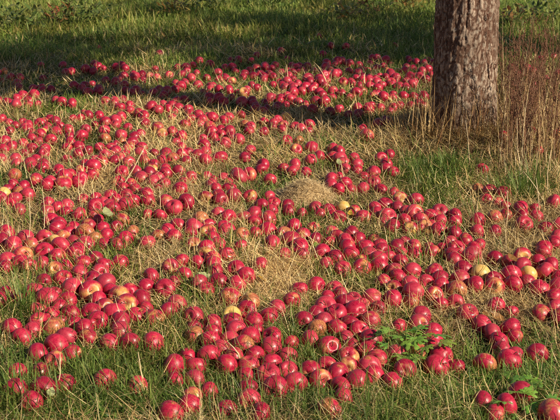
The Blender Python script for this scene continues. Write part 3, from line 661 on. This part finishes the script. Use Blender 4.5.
# ---------------------------------------------------------------- straw mound
root = empty('straw_mound', (MOUND.x, MOUND.y, float(H(MOUND.x, MOUND.y)))); tag(root, 'low tan mound of dry clippings among the apples near the centre', 'straw mound')
V = []; nr_, na_ = 14, 40
for j in range(nr_+1):
    r = j/nr_
    for i in range(na_):
        a = 2*math.pi*i/na_; rx = .23*r*(1+.12*math.sin(3*a+1)); ry = .20*r*(1+.12*math.sin(2*a))
        z = .115*(math.cos(math.pi*r)+1)/2 - .012 + .010*noise.noise(Vector((rx*math.cos(a)*14, ry*math.sin(a)*14, 3)))
        V.append((rx*math.cos(a), ry*math.sin(a), z))
F = [(j*na_+i, (j+1)*na_+i, (j+1)*na_+(i+1) % na_, j*na_+(i+1) % na_) for j in range(nr_) for i in range(na_)]
link('core', me_py('core', V, F), plain('mound_thatch', (.40, .29, .15), .95), root)
k = 5200; a = rng.uniform(0, 6.283, k); q = np.sqrt(rng.random(k)); x = .23*q*np.cos(a); y = .20*q*np.sin(a); z = .115*(np.cos(np.pi*q)+1)/2-.010+rng.random(k)*.014
tone = np.array([(.62, .47, .26), (.70, .56, .34), (.48, .34, .17)])[rng.choice(3, k)]*rng.uniform(.8, 1.2, (k, 1))
mo = Pile(); mo.add(*blades(np.stack([x, y, z], -1), rng.uniform(0, 6.283, k), rng.uniform(.015, .06, k), rng.normal(1.35, .25, k), rng.normal(.2, .3, k), rng.uniform(.0015, .003, k), tone, 3))
o = mo.obj('clippings', M_DRY, root); o['kind'] = 'stuff'

# ---------------------------------------------------------------- dead weed stalks right of the trunk
def weed_parts(seed):
    g = random.Random(seed); h = g.uniform(.55, .98); stems = []; heads = []
    for s in range(g.choice((1, 2, 2, 3))):
        p = Vector((g.uniform(-.025, .025), g.uniform(-.025, .025), -.02)); d = Vector((g.uniform(-.10, .10), g.uniform(-.1, .1), 1)).normalized(); hh = h*g.uniform(.6, 1); pts = [p]
        for k in range(7): d = (d+Vector((g.uniform(-.05, .05), g.uniform(-.05, .05), 0))).normalized(); p = p+d*hh/7; pts.append(p)
        V, F = tube(pts, [.0046*(1-.09*k) for k in range(8)], 5); stems.append((V, F))
        hv, hf = [], []
        for k in range(2, 8):
            for b in range(g.choice((1, 2, 3))):
                a = g.uniform(0, 6.28); tw = Vector((math.cos(a)*.5, math.sin(a)*.5, g.uniform(.7, 1.2))).normalized(); L = g.uniform(.04, .12)*(1.2-k*.08)
                tp = [pts[k], pts[k]+tw*L*.5, pts[k]+tw*L+Vector((0, 0, .01))]
                v2, f2 = tube(tp, [.0017, .0014, .001], 4); n0 = len(stems[-1][0]); stems[-1] = (stems[-1][0]+v2, stems[-1][1]+[tuple(i+n0 for i in f) for f in f2])
                for c in range(g.randint(3, 7)):        # papery bracts along the twig
                    q = tp[1].lerp(tp[2], c/6)+Vector((g.uniform(-.006, .006), g.uniform(-.006, .006), g.uniform(-.004, .008)))
                    e = Vector((g.uniform(-1, 1), g.uniform(-1, 1), g.uniform(-.2, 1))).normalized()*g.uniform(.006, .014); f = e.orthogonal().normalized()*g.uniform(.002, .005); w = e.cross(f).normalized()*.002
                    n1 = len(hv); hv += [q, q+e*.5+f, q+e, q+e*.5-f, q+e*.5+w]; hf += [(n1, n1+1, n1+4), (n1+1, n1+2, n1+4), (n1+2, n1+3, n1+4), (n1+3, n1, n1+4)]
        heads.append((hv, hf))
    return [me_py('stem', *s) for s in stems], [me_py('seed_head', v, f, False) for v, f in heads]
WV = [weed_parts(40+i) for i in range(8)]
for ms, hs in WV:
    for m in ms: m.materials.append(M_WEED)
    for m in hs: m.materials.append(M_SEED)
g = random.Random(5); spots = []
for i in range(92):
    u = 499+g.random()*75; v = g.uniform(100, 168) if i % 3 else g.uniform(84, 112)
    spots.append((u, v, g.uniform(.55, 1.0)))
for u, v, s in ((434, 128, .42), (428, 124, .38), (421, 130, .45), (440, 150, .3), (415, 122, .36), (470, 158, .32), (488, 160, .34)): spots.append((u, v, s))
def wlabel(u, v, s):
    if u < 450: return 'short brown dead weed stem at the left foot of the tree trunk'
    if u < 495: return 'short brown dead weed stem in front of the tree trunk'
    return ('tall' if s > .78 else 'shorter')+' brown dead weed stalk in the thicket '+('just right of the trunk' if u < 522 else 'away from the trunk' if u < 546 else 'at the right edge')+(', front row' if v > 135 else ', back row' if v < 112 else ', middle row')
for i, (u, v, s) in enumerate(spots):
    p = ground_at(u, v); ms, hs = WV[i % 8]
    o = empty('dead_weed', p); o.rotation_euler = (g.uniform(-.12, .12), g.uniform(-.12, .12), g.uniform(0, 6.28)); o.scale = (s, s, s)
    tag(o, wlabel(u, v, s), 'weed', 'dead weed stalks by the tree')
    for m in ms: c = bpy.data.objects.new('stem', m); col.objects.link(c); c.parent = o
    for m in hs: c = bpy.data.objects.new('seed_head', m); col.objects.link(c); c.parent = o; c['kind'] = 'stuff'
# long dry grass standing among the dead weeds
tg = Pile(); k = 330; P = [ground_at(498+g.random()*72, g.uniform(100, 195)) for _ in range(k)]
x = np.array([p.x for p in P]); y = np.array([p.y for p in P]); tone = np.array([(.50, .38, .19), (.60, .49, .30), (.36, .22, .10), (.28, .15, .075)])[rng.choice(4, k, p=[.3, .3, .22, .18])]*rng.uniform(.8, 1.15, (k, 1))
tg.add(*blades(np.stack([x, y, H(x, y)], -1), rng.uniform(0, 6.283, k), np.where(rng.random(k) < .22, rng.uniform(.4, .72, k), rng.uniform(.12, .40, k)), np.abs(rng.normal(.12, .12, k)), rng.normal(.35, .4, k), rng.uniform(.0025, .0045, k), tone, 5, rng.normal(0, .3, k), .004))
o = tg.obj('tall_dry_grass', M_DRY); tag(o, 'tall tan dry grass mixed into the dead weeds right of the trunk', 'dry grass', kind='stuff')

# ---------------------------------------------------------------- single dry stalks one can pick out
STK = [(118,194,146,145,.0045,'pale thick dry stalk leaning right among the apples at upper left'),(28,250,29,194,.003,'upright dry stalk near the left edge, tallest of three'),
(44,238,42,186,.003,'upright dry stalk right of the tallest one near the left edge'),(81,211,79,172,.003,'thin upright stalk left of the leaning pale stalk'),(9,252,7,218,.003,'short upright stalk at the left edge'),
(160,216,159,186,.0028,'thin upright stalk standing by a pair of apples left of centre'),(326,116,307,87,.0032,'reddish dry stalk leaning left in the far apples left of the trunk'),(325,134,315,117,.003,'short pale stalk below the reddish leaning stalk'),
(274,115,274,92,.003,'thin pale stalk upright in the far apples near the middle'),(498,190,524,172,.003,'pale stalk leaning right below the dead weeds'),(546,206,523,171,.003,'pale stalk leaning left below the dead weeds'),
(510,137,495,96,.003,'pale straight stalk leaning on the right side of the trunk'),(533,140,514,113,.0035,'pale bent stalk in front of the dead weeds'),(522,180,517,118,.0035,'pale upright stalk in the thicket right of the trunk'),
(470,170,466,122,.003,'dark thin stem upright at the foot of the trunk'),(208,150,210,128,.0028,'short pale stalk in the far apples at upper left'),(397,245,398,214,.0032,'thin pale stalk upright in front of the tree'),
(386,252,384,226,.0028,'short thin stalk left of the one in front of the tree'),(290,250,296,232,.0025,'fine stalk before the orange brown apple at the centre'),(303,248,292,268,.0025,'fine stalk bent over the centre apples'),
(55,398,60,352,.003,'long dry stem in the bottom left grass'),(150,400,138,352,.0032,'tan dry stem leaning left in the front grass at left'),(242,372,228,342,.0032,'pale stem bent across the front heap'),(548,200,551,150,.003,'dry stalk upright near the right edge'),
(540,222,536,178,.003,'dry stalk upright among the apples near the right edge'),(505,235,507,190,.003,'dry stalk upright in the tangle below the dead weeds')]
for u, v, tu, tv, r, lab in STK:
    b = ground_at(u, v); t = at_y(tu, tv, b.y+.02+.05*random.random()) if tv < v else at_y(tu, tv-12, b.y-.12)
    m = b.lerp(t, .5)+Vector((random.uniform(-.012, .012), random.uniform(-.012, .012), .008)); pts = [b-(t-b)*.05, b.lerp(m, .5), m, m.lerp(t, .5)+Vector((0, 0, .003)), t]
    pts = [p-b for p in pts]
    V, F = tube(pts, [r*.9, r*.82, r*.74, r*.62, r*.35], 6); o = link('dry_stalk', me_py('dry_stalk', V, F), M_STALK); o.location = b
    tag(o, lab, 'stalk', 'single dry stalks')

# ---------------------------------------------------------------- leafy weeds and fallen leaves
def lobed_leaf(g, size):
    """deeply cut palmate leaf"""
    V = [Vector((0, 0, 0))]; C = []; F = []
    for k in range(5):
        a = (k-2)*R(42); L = size*(1-.13*abs(k-2)); dx, dy = math.sin(a), math.cos(a); px, py = dy, -dx
        def pt(l, w, z=0): return Vector((dx*l*L+px*w*L, dy*l*L+py*w*L, z*L))
        n = len(V)
        V += [pt(.30, .09, .03), pt(.52, .21, .02), pt(.62, .12, .03), pt(.80, .17, -.02), pt(1, 0, -.10), pt(.80, -.17, -.02), pt(.62, -.12, .03), pt(.52, -.21, .02), pt(.30, -.09, .03), pt(.5, 0, .07), pt(.8, 0, .02)]
        i = lambda q: n+q
        F += [(0, i(8), i(9)), (0, i(9), i(0)), (i(0), i(9), i(1)), (i(8), i(7), i(9)), (i(1), i(9), i(2)), (i(7), i(6), i(9)), (i(2), i(9), i(10)), (i(6), i(10), i(9)), (i(2), i(10), i(3)), (i(6), i(5), i(10)), (i(3), i(10), i(4)), (i(5), i(4), i(10))]
    return V, F
def leaf_obj(name, V, F, tone, parent=None):
    me = me_py(name, V, F); a = me.color_attributes.new('Col', 'FLOAT_COLOR', 'POINT')
    c = np.ones((len(V), 4), np.float32); c[:, :3] = np.array(tone)[None]*np.random.default_rng(len(V)+int(abs(V[-1][0])*1e5)).uniform(.85, 1.15, (len(V), 1)); a.data.foreach_set('color', c.ravel())
    return link(name, me, M_LEAF, parent)
def leafy_weed(u, v, leaves, label, seed, size=.045, hgt=.075, spread_=.10):
    g = random.Random(seed); p = ground_at(u, v); root = empty('leafy_weed', p); tag(root, label, 'weed', 'green leafy weeds')
    for k in range(leaves):
        a = 2*math.pi*k/leaves*1.0+g.uniform(-.4, .4); r = spread_*g.uniform(.15, 1); h = hgt*g.uniform(.45, 1.1); tip = Vector((r*math.cos(a)*1.3, r*math.sin(a)*.9, h))
        V, F = tube([(0, 0, -.005), tip*.5+Vector((0, 0, .015)), tip], [.0016, .0013, .001], 5); link('stem', me_py('stem', V, F), M_WSTEM, root)
        V, F = lobed_leaf(g, size*g.uniform(.7, 1.15)); M = Matrix.Translation(tip) @ Matrix.Rotation(a-math.pi/2+g.uniform(-.5, .5), 4, 'Z') @ Matrix.Rotation(g.uniform(-.35, .35), 4, 'X') @ Matrix.Rotation(g.uniform(-.35, .35), 4, 'Y')
        leaf_obj('leaf', [M @ x for x in V], F, [c*g.uniform(.85, 1.3) for c in (.18, .35, .06)], root)
leafy_weed(407, 364, 24, 'bright green leafy weed with deeply cut leaves behind two front apples', 1, .052, .10, .115)
leafy_weed(522, 414, 8, 'small green leafy weed in the bottom right corner', 2, .048, .085, .08)
leafy_weed(382, 158, 5, 'tiny green weed in the trunk shadow', 3, .04, .05, .05)
leafy_weed(525, 393, 5, 'low narrow green weed above the bottom right corner', 4, .05, .06, .07)
leafy_weed(345, 402, 6, 'low green weed in front of the bottom centre heap', 6, .03, .03, .06)
leafy_weed(406, 404, 6, 'low green weed at the bottom before the leafy weed', 7, .03, .03, .06)
def fallen_leaf(u, v, tone, label, seed, L=.055, lift=.03):
    g = random.Random(seed); p = ground_at(u, v, lift+.012); W = L*g.uniform(.26, .36); V = []; F = []
    cur = g.uniform(.15, .5)
    for j in range(8):
        t = j/7; w = W*math.sin(math.pi*min(.99, t**.8))**.8 if 0 < j < 7 else .0008
        for s in (-1, -.5, 0, .5, 1): V.append(Vector((s*w, (t-.5)*L, cur*L*((t-.5)**2)*1.2+.35*abs(s)*w*cur*2+.0012*g.uniform(-1, 1))))
    for j in range(7):
        for i in range(4): n = j*5+i; F.append((n, n+1, n+6, n+5))
    th = len(V); V2 = [x-Vector((0, 0, .0006)) for x in V]; F2 = [tuple(reversed([i+th for i in f])) for f in F]
    o = leaf_obj('fallen_leaf', V+V2, F+F2, tone); o.location = p; o.rotation_euler = (g.uniform(.15, .55), g.uniform(-.35, .35), g.uniform(-1.6, 1.6)); tag(o, label, 'leaf', 'fallen leaves')
YL = (.55, .36, .06); BL = (.30, .15, .05); GL = (.22, .30, .06); PL = (.42, .45, .22)
for i, (u, v, tn, lab, L, lf) in enumerate([(107, 213, PL, 'pale green fallen leaf lying on the apples at left', .085, .082), (317, 246, GL, 'bright green fallen leaf against the dark centre apple', .055, .03), (198, 173, YL, 'yellow fallen leaf at upper left of the straw mound', .05, .03),
    (204, 275, PL, 'pale upright leaf in the knot of apples left of centre', .055, .05), (497, 317, BL, 'curled brown leaf under the pair of apples at right', .06, .04), (485, 314, BL, 'small curled brown leaf left of the larger one at right', .04, .03),
    (512, 258, BL, 'brown leaf on the apple at the right edge of the heap', .06, .065), (350, 213, YL, 'ochre leaf beside the yellow apple right of the mound', .045, .03), (428, 232, BL, 'tan leaf stuck in the straw before the tree', .04, .03), (51, 392, PL, 'pale dry leaf piece by the bottom left apples', .04, .05),
    (262, 279, YL, 'ochre dry leaf in the straw behind the front heap', .05, .02), (280, 161, YL, 'ochre leaf in the grass above the mound', .05, .02), (398, 230, PL, 'pale leaf scrap before the tree', .035, .03), (85, 238, BL, 'brown leaf among apples of the left heap', .04, .06),
    (62, 188, PL, 'dry leaf on the straw in the upper left', .06, .025), (339, 162, PL, 'pale pointed leaf on apples above the mound', .05, .06), (540, 243, YL, 'ochre leaf near the right edge below the dead weeds', .04, .03)]):
    fallen_leaf(u, v, tn, lab, 60+i, L, lf)

# ---------------------------------------------------------------- broad-leaved weeds at the far edge of the picture
def far_weed(u, v, h, w, tones, n, label, seed):
    p = ground_at(u, v); g = np.random.default_rng(seed); root = empty('meadow_weed', p); tag(root, label, 'weed', 'weeds at the far edge')
    for s in range(5):
        a = g.uniform(0, 6.28); t = Vector((w*.6*math.cos(a), w*.6*math.sin(a), h*g.uniform(.6, 1)))
        V, F = tube([(0, 0, -.01), t*.5, t], [.004, .003, .002], 5); link('stem', me_py('stem', V, F), M_WSTEM, root)
    q = g.normal(0, 1, (n, 3)); q /= np.linalg.norm(q, axis=1)[:, None]; q *= g.random((n, 1))**.5; c = q*np.array([w, w, h*.5])+np.array([0, 0, h*.5])
    tone = np.array(tones)[g.integers(0, len(tones), n)]*g.uniform(.6, 1.3, (n, 1))
    pl = Pile(); pl.add(*blades(c, g.uniform(0, 6.28, n), g.uniform(.05, .11, n), g.uniform(.5, 1.6, n), g.uniform(0, .9, n), g.uniform(.02, .045, n), tone, 3)); pl.obj('foliage', M_LEAF, root)
G1 = [(.09, .14, .035), (.14, .19, .05), (.20, .21, .07)]; R1 = [(.30, .09, .04), (.24, .13, .05), (.13, .15, .05)]; Y1 = [(.33, .26, .07), (.20, .22, .06), (.34, .18, .06)]
for i, (u, v, h, w, tn, n, lab) in enumerate([(22, 34, .34, .30, G1, 170, 'dark leafy weed at the far left edge'), (60, 30, .30, .18, R1, 90, 'red-leaved weed at the upper left'), (88, 28, .38, .32, G1, 180, 'bushy green weed right of the red-leaved weed'),
    (175, 20, .30, .30, Y1, 130, 'yellowing weed at the top left of centre'), (205, 12, .30, .30, G1, 150, 'green weed at the top left of centre'), (345, 22, .22, .30, Y1, 110, 'yellow-orange weed at the top right of centre'), (365, 16, .22, .25, R1, 70, 'reddish weed patch at the top left of the trunk'),
    (512, 30, .28, .25, R1, 90, 'reddish weed behind the dead stalks'), (545, 26, .30, .30, G1, 120, 'green weed at the top right corner'), (270, 8, .24, .35, G1, 140, 'low green weed at the top middle'), (410, 14, .24, .3, Y1, 100, 'yellow-green weed just left of the trunk top')]):
    far_weed(u, v, h, w, tn, n, lab, 200+i)
print('apples', n_app, 'blades tris', sum(len(o.data.polygons) for o in col.objects if o.type == 'MESH'))
